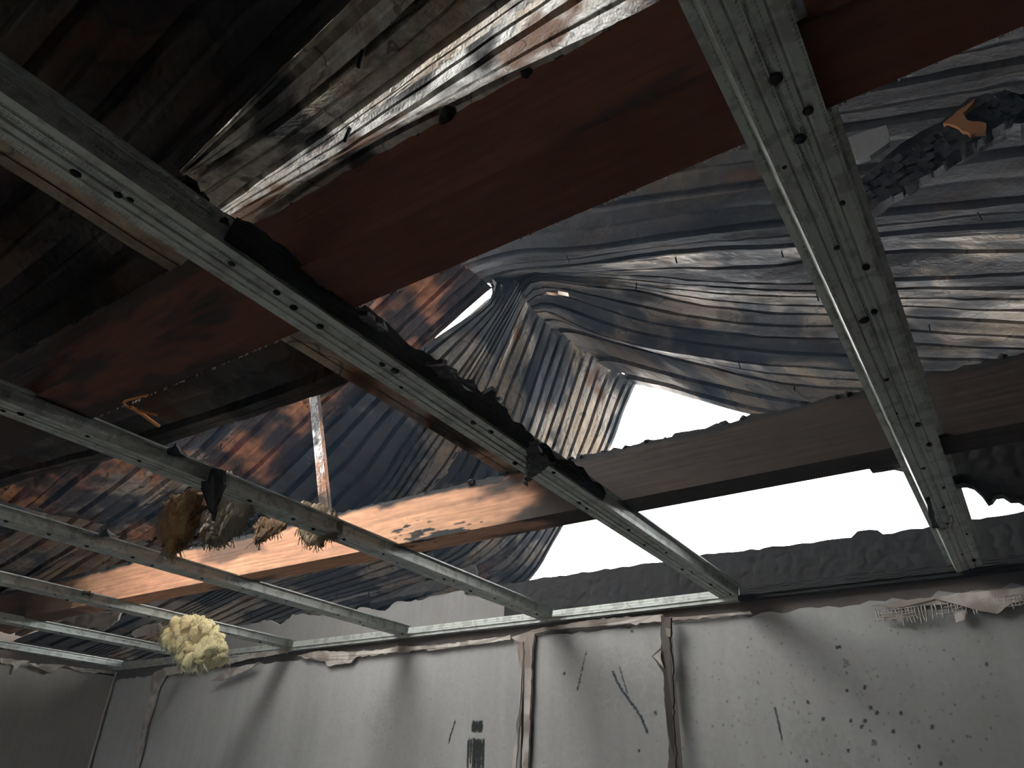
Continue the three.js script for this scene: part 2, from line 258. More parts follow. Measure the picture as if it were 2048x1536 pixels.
// left slope: ridge to eave, across = -z
const eaveL = (z, y0 = 2.1) => [V(-6.6, y0 - 0.1, z), V(-8.2, 1.62, z), V(-9.2, 1.5, z)];
const leftRoof = surface([
  [2.3, [V(-2.95, 3.83, -2.3), V(-4.3, 3.02, -2.3), V(-5.7, 2.2, -2.3), ...eaveL(-2.3, 1.95)]],
  [3.3, [V(-2.98, 3.81, -3.3), V(-3.68, 3.39, -3.3), V(-4.6, 2.84, -3.3), V(-5.6, 2.28, -3.3), ...eaveL(-3.3)]],
  [3.99, [V(-2.96, 3.825, -3.98), V(-3.43, 3.55, -3.97), V(-4.4, 2.97, -3.97), V(-5.4, 2.36, -3.97), ...eaveL(-3.97)]],
]);
const fan = surface([
  [4.0, [[974, 560, -4.06], [988, 591, -4.06], [940, 632, -4.0], [889, 664, -3.97], V(-3.9, 3.23, -3.88), V(-4.4, 2.92, -3.86), V(-5.4, 2.31, -3.86), V(-6.6, 1.97, -3.95), V(-8.2, 1.58, -3.95), V(-9.4, 1.42, -3.95)]],
  [4.3, [[1036, 566, -4.15], [985, 650, -4.3], [920, 745, -4.45], [868, 812, -4.55], [816, 878, -4.6], [762, 965, -4.65], [724, 1000, -4.7], [640, 1085, -4.75], V(-6.6, 1.98, -4.75), V(-8.2, 1.62, -4.75), V(-9.4, 1.42, -4.75)]],
  [4.75, [[1058, 606, -4.45], [1000, 740, -4.75], [965, 830, -4.9], [905, 945, -5.05], [868, 990, -5.1], [800, 1070, -5.1], V(-5.6, 2.05, -5.1), V(-6.8, 1.9, -5.1), V(-8.2, 1.6, -5.1), V(-9.4, 1.42, -5.1)]],
  [5.2, [[1108, 655, -4.95], [1040, 860, -5.25], [1000, 960, -5.35], [960, 1040, -5.4], [890, 1110, -5.45], V(-5.4, 1.98, -5.5), V(-6.8, 1.85, -5.5), V(-8.2, 1.6, -5.5), V(-9.4, 1.42, -5.5)]],
  [5.8, [[1185, 712, -5.6], [1140, 850, -5.8], [1105, 950, -5.85], [1055, 1045, -5.9], [985, 1115, -5.95], [900, 1155, -6.0], V(-6.5, 1.85, -6), V(-8.2, 1.6, -6), V(-9.4, 1.42, -6)]],
  [6.4, [[1275, 764, -6.4], [1250, 820, -6.4], [1224, 890, -6.4], [1180, 970, -6.4], [1128, 1050, -6.4], [1100, 1100, -6.4], [1060, 1160, -6.4], V(-5, 1.72, -6.4), V(-8.2, 1.35, -6.4), V(-9.4, 1.42, -6.4)]],
], true);
const rightPlane = (z, x) => V(x, 3.14 - 0.364 * x, z);
const rightRoof = surface([
  [1.2, [rightPlane(-1.2, -2.9), rightPlane(-1.2, -0.5), rightPlane(-1.2, 1.5), rightPlane(-1.2, 4)]],
  [3.3, [rightPlane(-3.3, -2.95), rightPlane(-3.3, -0.5), rightPlane(-3.3, 1.5), rightPlane(-3.3, 4)]],
  [3.75, [[895, 548, -3.75], [1024, 509, -3.72], [1180, 500, -3.75], [1345, 473, -3.72], [1536, 449, -3.8], [2048, 401, -3.9], rightPlane(-3.9, 4)]],
  [4.0, [[958, 566, -4.0], [1010, 545, -4.0], [1144, 534, -4.0], [1349, 503, -4.0], [1611, 489, -4.05], [1746, 471, -4.1], [2048, 446, -4.1], rightPlane(-4.1, 4)]],
  [4.3, [[1022, 570, -4.18], [1050, 549, -4.18], [1150, 546, -4.22], [1261, 539, -4.28], [1536, 532, -4.35], [1758, 506, -4.35], [2048, 501, -4.37], rightPlane(-4.37, 4)]],
  [4.6, [[1032, 570, -4.2], [1056, 551, -4.2], [1140, 549, -4.3], [1249, 551, -4.4], [1536, 567, -4.6], [1776, 559, -4.62], [1960, 551, -4.63], rightPlane(-4.63, 4)]],
  [4.9, [[1038, 574, -4.22], [1060, 554, -4.22], [1174, 556, -4.5], [1290, 572, -4.65], [1400, 584, -4.8], [1536, 593, -4.88], [1788, 596, -4.91], [2048, 597, -4.91], rightPlane(-4.91, 4)]],
  [5.2, [[1044, 582, -4.25], [1062, 560, -4.25], [1164, 569, -4.5], [1264, 578, -4.8], [1336, 594, -5.0], [1406, 609, -5.1], [1536, 625, -5.18], [1801, 634, -5.2], [2048, 646, -5.24], rightPlane(-5.24, 4)]],
  [5.5, [[1055, 606, -4.42], [1072, 590, -4.42], [1128, 592, -4.62], [1199, 614, -4.9], [1274, 639, -5.2], [1349, 654, -5.4], [1536, 676, -5.5], [1701, 680, -5.55], [2048, 700, -5.57], rightPlane(-5.57, 4)]],
  [5.8, [[1070, 624, -4.58], [1084, 619, -4.62], [1164, 656, -5.1], [1274, 691, -5.5], [1536, 731, -5.8], [1800, 745, -5.85], rightPlane(-5.85, 1.5), rightPlane(-5.85, 4)]],
  [6.1, [[1106, 660, -4.95], [1122, 657, -5.02], [1231, 684, -5.6], [1374, 721, -5.9], [1536, 759, -6.1], [1750, 780, -6.1], rightPlane(-6.1, 1.5), rightPlane(-6.1, 4)]],
  [6.25, [[1182, 717, -5.6], [1200, 714, -5.68], [1300, 738, -6.0], [1420, 768, -6.2], [1540, 795, -6.25], [1720, 815, -6.25], rightPlane(-6.25, 1.5), rightPlane(-6.25, 4)]],
  [6.4, [[1268, 770, -6.4], [1340, 785, -6.4], [1420, 808, -6.4], [1500, 829, -6.4], [1600, 845, -6.4], rightPlane(-6.4, 1.5), rightPlane(-6.4, 4)]],
], true);
sheet('rust-orange ribbed roof sheet behind the hanging burnt wool, left of the strut', leftRoof, steelRusty, { v0: 2.35, v1: 3.2, ribs: 3, seed: 2, u1: 0.6, screws: 5 });
sheet('brown ribbed roof sheet behind the strut, its top beside a white sky slit', leftRoof, steelRusty, { v0: 3.16, v1: 3.99, ribs: 3, seed: 22, u1: 0.62, screws: 5 });
sheet('sooty lower roof sheet with a dark lap edge, below the rust-orange one at left', leftRoof, steelBrown, { v0: 2.35, v1: 3.2, ribs: 3, seed: 4, u0: 0.57, u1: 1, lift: -0.03, screws: 5 });
sheet('dark lower roof sheet seen between the pale joist and the wall top, left half', leftRoof, steelBrown, { v0: 3.18, v1: 3.99, ribs: 3, seed: 5, u0: 0.59, u1: 1, lift: -0.03, screws: 4 });
sheet('pleated pale roof sheet fanning down from the peak, right of the white slit of sky', fan, steelFan, { v0: 4.0, v1: 4.72, at: [4.06, 4.14, 4.22, 4.3, 4.36, 4.42, 4.48, 4.54, 4.66], rw: 0.026, h: 0.06, wrinkle: 0.015, stiff: 0, seed: 6, screws: 7 });
sheet('grey ribbed roof sheet hanging steeply from the ridge in the middle of the fan', fan, steelFan, { v0: 4.68, v1: 5.5, at: [4.8, 4.93, 5.06, 5.18, 5.3, 5.42], rw: 0.04, h: 0.06, wrinkle: 0.015, stiff: 0, seed: 7, screws: 8 });
sheet('hanging ribbed roof sheet whose right edge borders the big patch of open sky', fan, steelFan, { v0: 5.46, v1: 6.4, at: [5.56, 5.68, 5.8, 5.92, 6.04, 6.16, 6.27, 6.35], rw: 0.04, h: 0.06, wrinkle: 0.012, stiff: 0, seed: 8, screws: 8 });
const leftNear = surface([[1.2, [V(-5.2, 2.42, -1.2), V(-6.6, 1.85, -1.2), V(-8.2, 1.6, -1.2), V(-9.2, 1.5, -1.2)]], [2.42, [V(-5.2, 2.47, -2.4), V(-6.6, 1.85, -2.4), V(-8.2, 1.6, -2.4), V(-9.2, 1.5, -2.4)]]]);
sheet('pale tan roof sheet at far left, seen past the edge of the dark fallen sheet', leftNear, steelRusty, { v0: 1.2, v1: 2.42, ribs: 5, seed: 21, screws: 3 });
sheet('sooty near roof sheet on the right slope, above the charred rafter end', rightRoof, steelBlack, { v0: 1.25, v1: 3.0, ribs: 7, seed: 9, screws: 4, wrinkle: 0.02 });
sheet('scorched roof sheet on the right slope with ring stains just below the big dark joist', rightRoof, steelBlack, { v0: 2.95, v1: 4.1, at: [3.15, 3.45, 3.75, 4.0], rw: 0.07, seed: 10, screws: 4, wrinkle: 0.02 });
sheet('bent roof sheet on the right slope whose bright folds meet at the peak', rightRoof, steelTan, { v0: 4.06, v1: 4.85, at: [4.3, 4.6, 4.75], rw: 0.045, h: 0.055, stiff: 0, seed: 12, screws: 5, wrinkle: 0.018 });
sheet('crumpled roof sheet on the right slope with close wavy ribs', rightRoof, steelTan, { v0: 4.81, v1: 5.55, at: [4.9, 5.05, 5.2, 5.35, 5.5], rw: 0.035, h: 0.05, stiff: 0, seed: 13, screws: 6, wrinkle: 0.018, hole: (() => { const s = new THREE.Line3(V(-2.755, 3.93, -4.47), V(-2.665, 3.96, -4.52)), q = V(); return (p) => s.closestPointToPoint(p, true, q).distanceTo(p) < 0.06; })() });
sheet('lowest crumpled roof sheet on the right slope, its edge bordering the open sky', rightRoof, steelTan, { v0: 5.51, v1: 6.4, at: [5.65, 5.8, 5.95, 6.1, 6.25, 6.35], rw: 0.035, h: 0.05, stiff: 0, seed: 14, screws: 6, wrinkle: 0.018 });

struct('ceiling_001', boxUV(plateZ([[0.35, 3.01], [4, 1.68], [4, 1.74], [0.35, 3.07]].map(([x, y]) => new THREE.Vector2(x, y)), -6.42, 1.5)), steelSooty);  // unseen roof slab, added to cut sky light on the right-hand sheets

// fallen sheets lying low over the big joist
const low = surface([
  [0, [V(-7.5, 1.42, 0.7), V(-3, 1.5, 0.7), V(-2, 1.62, 0.7), V(-1.5, 1.95, 0.7), V(-0.8, 2.4, 0.7), V(0.2, 2.6, 0.7), V(1.4, 2.75, 0.7)]],
  [0.7, [V(-7.5, 1.4, 0), V(-3, 1.44, 0), V(-2, 1.52, 0), V(-1.5, 1.78, 0), V(-0.9, 2.2, 0), V(0.2, 2.5, 0), V(1.4, 2.75, 0)]],
  [1.4, [V(-7.5, 1.36, -0.72), V(-3, 1.37, -0.72), V(-2.2, 1.42, -0.72), [340, 362, -0.72], [520, 180, -0.72], [705, 0, -0.72], V(-0.7, 2.12, -0.72), V(0.2, 2.52, -0.72), V(1.4, 2.78, -0.72)]],
]);
const lowFar = surface([
  [0, [V(-7.5, 1.34, -0.62), V(-3, 1.36, -0.62), V(-2.2, 1.4, -0.62), V(-1.72, 1.54, -0.64), V(-1.66, 1.57, -0.66)]],
  [0.8, [V(-7.5, 1.34, -1.45), V(-4.1, 1.34, -1.45), [190, 925, -1.5], [400, 865, -1.53], [640, 790, -1.56], V(-1.76, 1.33, -1.57)]],
]);
sheet('blackened sagging roof sheet filling the top left corner', low, steelSooty, { v0: 0, v1: 0.75, ribs: 4, seed: 15, h: 0.04, screws: 4 });
sheet('sooty sagging roof sheet above the long middle batten, left of the bright twisted sheets', low, steelSooty, { v0: 0.72, v1: 1.4, ribs: 4, seed: 16, h: 0.04, screws: 4 });
sheet('dark fallen roof sheet on the big joist, its long edge hanging before rusty sheets', lowFar, steelSooty, { v0: 0, v1: 0.8, ribs: 4, seed: 17, h: 0.04, screws: 9, screwMat: brightSteel });
const twisted = surface([
  [0, [[326, 378, -0.72], [515, 181, -0.72], [690, 0, -0.72], V(-0.7, 2.1, -0.72), V(0.2, 2.5, -0.72), V(1.4, 2.76, -0.72)]],
  [0.2, [[344, 372, -0.75], [512, 270, -0.75], [632, 180, -0.75], [832, 0, -0.75], V(-0.4, 2.12, -0.76), V(0.3, 2.45, -0.76), V(1.4, 2.74, -0.76)]],
  [0.45, [[425, 428, -0.86], [716, 214, -0.86], [1010, 0, -0.87], [1160, -110, -0.88], V(0.5, 2.4, -0.9), V(1.4, 2.65, -0.9)]],
  [0.7, [[448, 438, -0.94], [762, 255, -0.98], [1024, 82, -1.02], [1300, -110, -1.04], V(1.4, 2.6, -1.1)]],
  [0.95, [[486, 455, -1.03], [737, 290, -1.1], [1024, 150, -1.18], [1200, 68, -1.22], [1500, -70, -1.25], V(1.4, 2.5, -1.25)]],
  [1.25, [V(-1.7, 1.62, -1.25), V(-1.2, 1.82, -1.3), V(-0.6, 2.0, -1.38), V(0.2, 2.1, -1.42), V(1.4, 2.4, -1.42)]],
], true);
sheet('bright twisted roof sheet with bare zinc stripes at top centre, nearer of two', twisted, steelPale, { v0: 0, v1: 0.55, at: [0.08, 0.22, 0.45], rw: 0.05, h: 0.07, seed: 18, wrinkle: 0.006, screws: 3 });
sheet('bright twisted roof sheet just above the big dark joist at top centre', twisted, steelPale, { v0: 0.53, v1: 1.25, at: [0.7, 0.95, 1.12], rw: 0.05, h: 0.06, seed: 19, wrinkle: 0.006, screws: 4 });
// the rest of the roof, overhead and behind, plus an added upright light blocker
const dark = steelSooty;
struct('ceiling', merge([boxUV(box(-6, -4.25, 2.4, 2.5, -2.3, 4.7)), boxUV(box(-7.6, 3.1, 1.3, 1.36, 0.55, 4.7)), boxUV(box(-9.3, -5.6, 1.66, 1.72, -2.3, 4.7)), boxUV(box(-3.1, 3.3, 3.3, 3.4, -2.35, 4.7)), boxUV(plateZ([[-1.7, 1.64], [-1.2, 1.84], [-0.6, 2.01], [0.2, 2.12], [1.4, 2.42], [2.95, 2.6], [2.95, 3.5], [-1.7, 3.5]].map(([x, y]) => new THREE.Vector2(x, y)), -1.43, 0.03))]), dark);

// ---------------------------------------------------------------- joists
function joist(name, label, x0, x1, y0, y1, zn, zf, mat, seed, topPx) {
  const o = thing(name, label, 'joist', V((x0 + x1) / 2, y0, zn));
  const top = rough(topPx ?? [new THREE.Vector2(x1, y1), new THREE.Vector2(x0, y1)], 0.009, 0.035, seed, false);
  const g = boxUV(plateZ([new THREE.Vector2(x0, y0), new THREE.Vector2(x1, y0), ...top], zn, zn - zf), 'x', 1 / (x1 - x0), 1 / 0.8, x0, y0);
  for (let i = 0; i < g.attributes.uv.count; i++) if (g.attributes.normal.getY(i) < -0.9) g.attributes.uv.setY(i, 0.03 + (zn - g.attributes.position.getZ(i)) / 0.8);
  part('timber', g, mat, o);
  const r = rng(seed + 1), lumps = [];
  for (let k = 0; k < 320; k++) { const x = mix(x0, x1, r()), s = 0.006 + 0.02 * r() * r(), q = new THREE.IcosahedronGeometry(s, 0); q.scale(1.6, 1, 1); q.rotateY(r() * 3); q.translate(x, y1 - 0.004 + 0.006 * r(), zn - 0.004 - r() * 0.05); lumps.push(q); }
  const c = part('char_crust', merge(lumps), char, o, 'black charred crust along the top edge'); c.userData.kind = 'stuff';
  return o;
}
const redTimber = timber(500, [0.13, 0.04, 0.0195], (u, v, p, q) => clamp(step(0.5, 0.62, p + (v > 0.2 ? (v - 0.2) * 2 : 0) + (q - 0.5) * 0.5) * 0.8 + step(0.7, 0.76, q + (p - 0.5) * 0.3) * 0.8, 0, 1), 0.22);
const pinkTimber = timber(520, [0.6, 0.31, 0.18], (u, v, p, q, s) => clamp(step(0.0, 0.03, v - 0.25 + (q - 0.5) * 0.08 + (p - 0.5) * 0.05) + step(0.525, 0.57, u + (q - 0.5) * 0.08) * 0.96 + step(0.79, 0.82, p + (s - 0.5) * 0.3) + (1 - step(0.2, 0.23, u + (q - 0.5) * 0.1)) * 0.8 + step(0.33, 0.35, u + (q - 0.5) * 0.04) * (1 - step(0.385, 0.405, u + (q - 0.5) * 0.04)) * step(0.1, 0.15, v + (q - 0.5) * 0.1) * 0.72, 0, 1));  // char mask; the dark right end also stands in for the purlin's shade
joist('ceiling_joist', 'big dark red-brown timber joist crossing the upper half of the picture', -7.3, 2.9, 1.045, 1.29, -0.80, -0.98, redTimber, 61);
joist('ceiling_joist', 'pale pink-orange timber joist with charred, shade-painted right end, in front of the wall top', -7.3, 2.9, 1.045, 1.275, -2.47, -2.617, pinkTimber, 63);
{
  const o = thing('wall_plate', 'charred timber plate with a ragged top edge along the top of the back wall', 'timber plate', V(-2, 1.0, -4));
  const topPx = [[2100, 1014], [2048, 1022], [1960, 1038], [1862, 1052], [1766, 1068], [1755, 1060], [1715, 1062], [1702, 1075], [1640, 1082], [1500, 1098], [1400, 1110], [1310, 1125], [1200, 1140], [1100, 1154], [1060, 1160], [1000, 1172], [960, 1176]];
  const top = rough(P2(topPx, -3.99), 0.008, 0.04, 71, false);
  part('charred_timber', boxUV(plateZ([new THREE.Vector2(top[top.length - 1].x, 1.0), new THREE.Vector2(top[0].x, 1.0), ...top], -3.99, 0.12)), char, o);
  const t2 = rough(P2([[1010, 1174], [905, 1184], [860, 1192], [845, 1200], [790, 1204], [770, 1222], [720, 1214], [700, 1225], [640, 1232], [585, 1228], [560, 1250], [540, 1240], [470, 1254], [400, 1262]], -3.985), 0.008, 0.04, 72, false);
  part('torn_board', boxUV(plateZ([new THREE.Vector2(t2[t2.length - 1].x, 1.0), new THREE.Vector2(t2[0].x, 1.0), ...t2], -3.985, 0.03)), sooted, o, 'grey sooty plasterboard strip with a torn top');
}

// ---------------------------------------------------------------- ceiling battens
const hat = (() => {
  const a = [[-0.078, 0.045], [-0.06, 0.045], [-0.054, 0], [-0.03, 0], [-0.026, 0.004], [-0.022, 0], [-0.006, 0], [-0.003, 0.005], [0.003, 0.005], [0.006, 0], [0.022, 0], [0.026, 0.004], [0.03, 0], [0.054, 0], [0.06, 0.045], [0.078, 0.045]];
  const up = a.map(([x, y]) => [x, y + 0.006]).reverse(); return new THREE.Shape([...a, ...up].map(([x, y]) => new THREE.Vector2(x, y)));
})();
function batten(label, x, z0, z1, mat, seed, roll = 0, y = 1) {
  const o = thing('ceiling_batten', label, 'batten', V(x, y, z0));
  const g = new THREE.ExtrudeGeometry(hat, { depth: z1 - z0, bevelEnabled: false }); g.rotateZ(roll); g.translate(x, y, z0);
  part('channel', boxUV(g, 'z', 0.9, 8.5, seed * 0.37, 0), mat, o);
  const r = rng(seed), n = Math.round((z1 - z0) * 5);
  for (let k = 0; k < n; k++) { const s = 0.005 + 0.004 * r(), q = new THREE.SphereGeometry(s, 8, 5); q.scale(1, 0.7, 1.3); q.translate(x + (r() - 0.5) * 0.085, y - 0.001, mix(z0, z1, (k + r()) / n)); part('screw', q, blackSteel, o); }
  return o;
}
const battenE = batten('greenish zinc batten running up the right side to the top edge', -0.088, -3.93, 0.4, galvA, 31, 0.17);
const battenD = batten('long sooty zinc batten crossing the middle of the picture from the left edge', -1.225, -3.93, 0.4, galvA, 32);
batten('zinc batten draped with hanging burnt wool, second in from the long middle one', -2.385, -3.93, 0.4, galvB, 33);
batten('zinc batten passing under the left end of the pale joist', -3.545, -3.93, 0.4, galvB, 34);
batten('zinc batten ending behind the yellow wool tuft at the wall top', -4.705, -3.93, 0.4, galvB, 35);
batten('short-looking zinc batten at lower left that the yellow wool tuft hangs beside', -5.865, -3.93, 0.4, galvA, 36);
batten('lowest zinc batten at far left, just above the left wall', -7.02, -3.93, 0.4, galvA, 37);
for (const [px, py, t, s] of [[1552, 157, battenE, 0.011], [1600, 278, battenE, 0.0105], [1728, 640, battenE, 0.012], [1616, 222, battenE, 0.009], [1566, 332, battenE, 0.009], [587, 615, battenD, 0.0095], [640, 653, battenD, 0.0095], [236, 390, battenD, 0.008], [790, 742, battenD, 0.012]]) { const c = onY(px, py, 0.998), q = new THREE.SphereGeometry(s, 12, 8); q.scale(1, 0.6, 1); q.translate(c.x, c.y, c.z); part('screw', q, blackSteel, t); }
{
  const o = thing('wall_track', 'bright zinc edge channel fixed along the top of the back wall', 'edge channel', V(-2.5, 0.96, -3.93));
  const sh = new THREE.Shape([[0, 0.025], [0.012, 0.025], [0.012, 0.006], [0.06, 0.006], [0.06, 0.08], [0.054, 0.08], [0.054, 0.012], [0.018, 0.012], [0.018, 0.031], [0, 0.031]].map(([a, b]) => new THREE.Vector2(a, b)));
  const xe = onZ(1475, 1200, -3.93).x, run = (x0, x1) => { const g = new THREE.ExtrudeGeometry(sh, { depth: x1 - x0, bevelEnabled: false }); g.rotateY(-Math.PI / 2); g.rotateY(Math.PI); g.translate(x0, 0.975, -3.93); return boxUV(g, 'x', 0.9, 8); };
  part('channel', run(-7.1, xe), galvB, o); part('charred_channel', run(xe, 2.8), char, o, 'soot-blackened end of the channel');
}

// ---------------------------------------------------------------- purlin, strut, charred remains
const tanSteel = steel(61, { zinc: [0.34, 0.29, 0.24], soot: 0.2, rust: 0.1, tan: 0.7, tanC: [0.42, 0.33, 0.24] });
{
  const xa = onY(600, 700, 1.3).x, o = thing('steel_purlin', 'folded tan steel purlin lying across both joists, close beside the long middle batten', 'purlin', V(xa, 1.3, -2.6));
  const mk = (pts, z0, z1) => { const g = new THREE.ExtrudeGeometry(new THREE.Shape(pts.map(([x, y]) => new THREE.Vector2(xa + x, 1.3 + y))), { depth: z1 - z0, bevelEnabled: false, steps: 24 }); g.translate(0, 0, z0); const p = g.attributes.position; for (let i = 0; i < p.count; i++) p.setY(i, p.getY(i) + 0.02 * (fbm(p.getZ(i) * 3, p.getX(i) * 4, 88, 2) - 0.4)); return boxUV(g, 'z', 0.5, 0.5); };
  part('flange', mk([[0.03, 0.0], [0.2, 0.0], [0.208, 0.03], [0.2, 0.03], [0.195, 0.01], [0.03, 0.01]], -2.62, 0.3), tanSteel, o);
  part('rolled_lip', mk([[0, 0.03], [0.0, -0.002], [0.02, -0.018], [0.042, -0.004], [0.04, 0.012], [0.03, -0.004], [0.018, -0.008], [0.008, 0.004], [0.008, 0.03]], -2.62, 0.3), tanSteel, o);
}
{
  const a = onZ(664, 1030, -2.53), b = onZ(637, 770, -2.53), o = thing('steel_strut', 'rust-streaked silver steel strut standing on the pale joist', 'strut', a), d = b.clone().sub(a), L = d.length();
  const silver = steel(97, { zinc: [0.5, 0.5, 0.49], soot: 0.2, rust: 0.45, tan: 0.1, rustC: [0.33, 0.13, 0.05] }); silver.roughness = 0.8;
  const rusty = steel(98, { zinc: [0.3, 0.2, 0.14], soot: 0.35, rust: 0.75, tan: 0.1, rustC: [0.3, 0.11, 0.04] });
  const face = (w, t, yaw, ox) => { const g = new THREE.BoxGeometry(w, L, t, 1, 12, 1); g.translate(ox, L / 2, 0); const q = boxUV(g, 'y', 1.5, 0.8); q.rotateY(yaw); q.applyQuaternion(new THREE.Quaternion().setFromUnitVectors(V(0, 1, 0), d.clone().normalize())); q.translate(a.x, a.y, a.z); return q; };
  part('front_leg', face(0.062, 0.006, 0.55, -0.031), silver, o); part('side_leg', face(0.062, 0.006, 2.1, -0.031), rusty, o, 'rusty side leg of the angle');
}
{
  const z = -2.75, o = thing('charred_rafter', 'alligator-charred end of a broken rafter with bare orange wood at upper right', 'rafter', onZ(1850, 310, z));
  const out = [[1716, 424], [1700, 396], [1742, 338], [1790, 298], [1842, 262], [1884, 243], [1938, 195], [2000, 183], [2090, 190], [2090, 240], [1990, 250], [1955, 278], [1900, 302], [1850, 332], [1800, 362], [1760, 395]];
  part('timber', boxUV(plateZ(rough(P2(out, z), 0.01, 0.03, 5), z, 0.1)), char, o);
  const r = rng(44), lumps = [], A = onZ(1725, 405, z), B = onZ(2040, 205, z), along = B.clone().sub(A), n = V(0, 0, 1), ac = V().crossVectors(n, along).normalize();
  for (let i = 0; i < 26; i++) for (let j = 0; j < 4; j++) { const t = (i + r() * 0.4) / 26, k = (j - 1.5) * 0.045 + (r() - 0.5) * 0.012, c = A.clone().addScaledVector(along, t).addScaledVector(ac, k * (1 - 0.3 * t)); const g = new THREE.BoxGeometry(0.032 + 0.012 * r(), 0.034 + 0.01 * r(), 0.04 + 0.03 * r(), 1, 1, 1); g.rotateZ(Math.atan2(along.y, along.x) + (r() - 0.5) * 0.3); g.rotateX((r() - 0.5) * 0.5); g.rotateY((r() - 0.5) * 0.5); g.translate(c.x, c.y, z + 0.01); lumps.push(g); }
  const q = part('char_scales', merge(lumps), char, o, 'cracked scales of charcoal'); q.userData.kind = 'stuff';
  const wood = new THREE.MeshStandardMaterial({ color: new THREE.Color(0.3, 0.13, 0.05), roughness: 0.85 });
  part('bare_wood', plateZ(rough(P2([[1886, 246], [1912, 224], [1952, 196], [1946, 206], [1926, 226], [1934, 240], [1972, 246], [1970, 262], [1940, 268], [1908, 250]], z + 0.06), 0.004, 0.02, 6), z + 0.06, 0.03), wood, o, 'bare orange wood');
  const pl = thing('pale_offcut', 'small pale board scrap beside the greenish batten at upper right', 'board scrap', onZ(1735, 285, -2.7));
  part('board', boxUV(plateZ(rough(P2([[1692, 276], [1730, 262], [1772, 250], [1778, 285], [1740, 312], [1700, 322]], -2.7), 0.012, 0.04, 9), -2.7, 0.03)), sooted, pl);
}
{
  const z = -2.85, o = thing('hanging_board', 'scorched ragged board hanging below the right end of the joist, jagged against the sky', 'board', onZ(1990, 930, z));
  part('board', boxUV(plateZ(rough(P2([[1700, 900], [1740, 938], [1783, 931], [1806, 936], [1822, 939], [1834, 952], [1846, 962], [1852, 972], [1930, 966], [1946, 971], [1962, 986], [1975, 1004], [1984, 1000], [1991, 990], [2005, 988], [2020, 998], [2036, 997], [2048, 1004], [2110, 1012], [2300, 960], [2300, 800]], z), 0.006, 0.03, 10), z, 0.05)), char, o);
  const q = thing('charred_strip', 'thin ragged charred strip hanging against the sky beside the greenish batten', 'strip', onZ(1858, 1010, z));
  part('strip', plateZ(rough(P2([[1844, 958], [1852, 962], [1858, 985], [1864, 1015], [1872, 1042], [1878, 1052], [1864, 1054], [1856, 1020], [1848, 985]], z), 0.005, 0.02, 11), z, 0.02), char, q);
}
// black flakes of burnt lining on the battens
function flakeThing(label, list, y, seed, h = 0.02) {
  let cx = 0, cy = 0; for (const [a, b] of list) { cx += a / list.length; cy += b / list.length; }
  const c = onY(cx, cy, y), o = thing('char_flake', label, 'char flake', c);
  part('flake', plate(list, c, V(1, 0, 0), V(0, 0.25, -1), 0.012, h, 0.03, seed, 0.05), char, o); return o;
}
flakeThing('large black flake of burnt lining on the long middle batten, near the fan', [[850, 724], [884, 714], [900, 738], [914, 760], [940, 768], [962, 788], [984, 779], [1005, 800], [1002, 836], [975, 828], [955, 815], [925, 790], [890, 765]], 1.07, 201);
flakeThing('black flake wrapped over the long middle batten just above the pale joist', [[1058, 884], [1076, 878], [1080, 905], [1112, 926], [1088, 944], [1062, 950], [1056, 970], [1050, 968], [1052, 930]], 0.99, 202, 0.012);
flakeThing('black crust on the long middle batten where it meets the bright twisted sheets', [[432, 440], [450, 432], [476, 446], [505, 462], [524, 488], [500, 492], [470, 480], [446, 470]], 1.06, 203);
flakeThing('ragged black crust along the middle batten below the big joist', [[716, 618], [735, 622], [770, 655], [800, 682], [830, 705], [850, 722], [836, 724], [800, 702], [760, 672], [724, 640]], 1.05, 204, 0.014);
flakeThing('black crust on the middle batten at the lower tip of the bright twisted sheets', [[350, 366], [372, 358], [394, 376], [402, 398], [380, 402], [362, 386]], 1.07, 208, 0.008);
flakeThing('black curled flake on the batten left of the hanging burnt wool', [[334, 904], [352, 896], [372, 908], [392, 922], [384, 934], [360, 926], [340, 914]], 1.05, 205, 0.012);
flakeThing('small black curl on the pale joist by the third batten', [[166, 1180], [178, 1184], [192, 1192], [190, 1200], [176, 1198], [164, 1190]], 1.04, 206, 0.006);

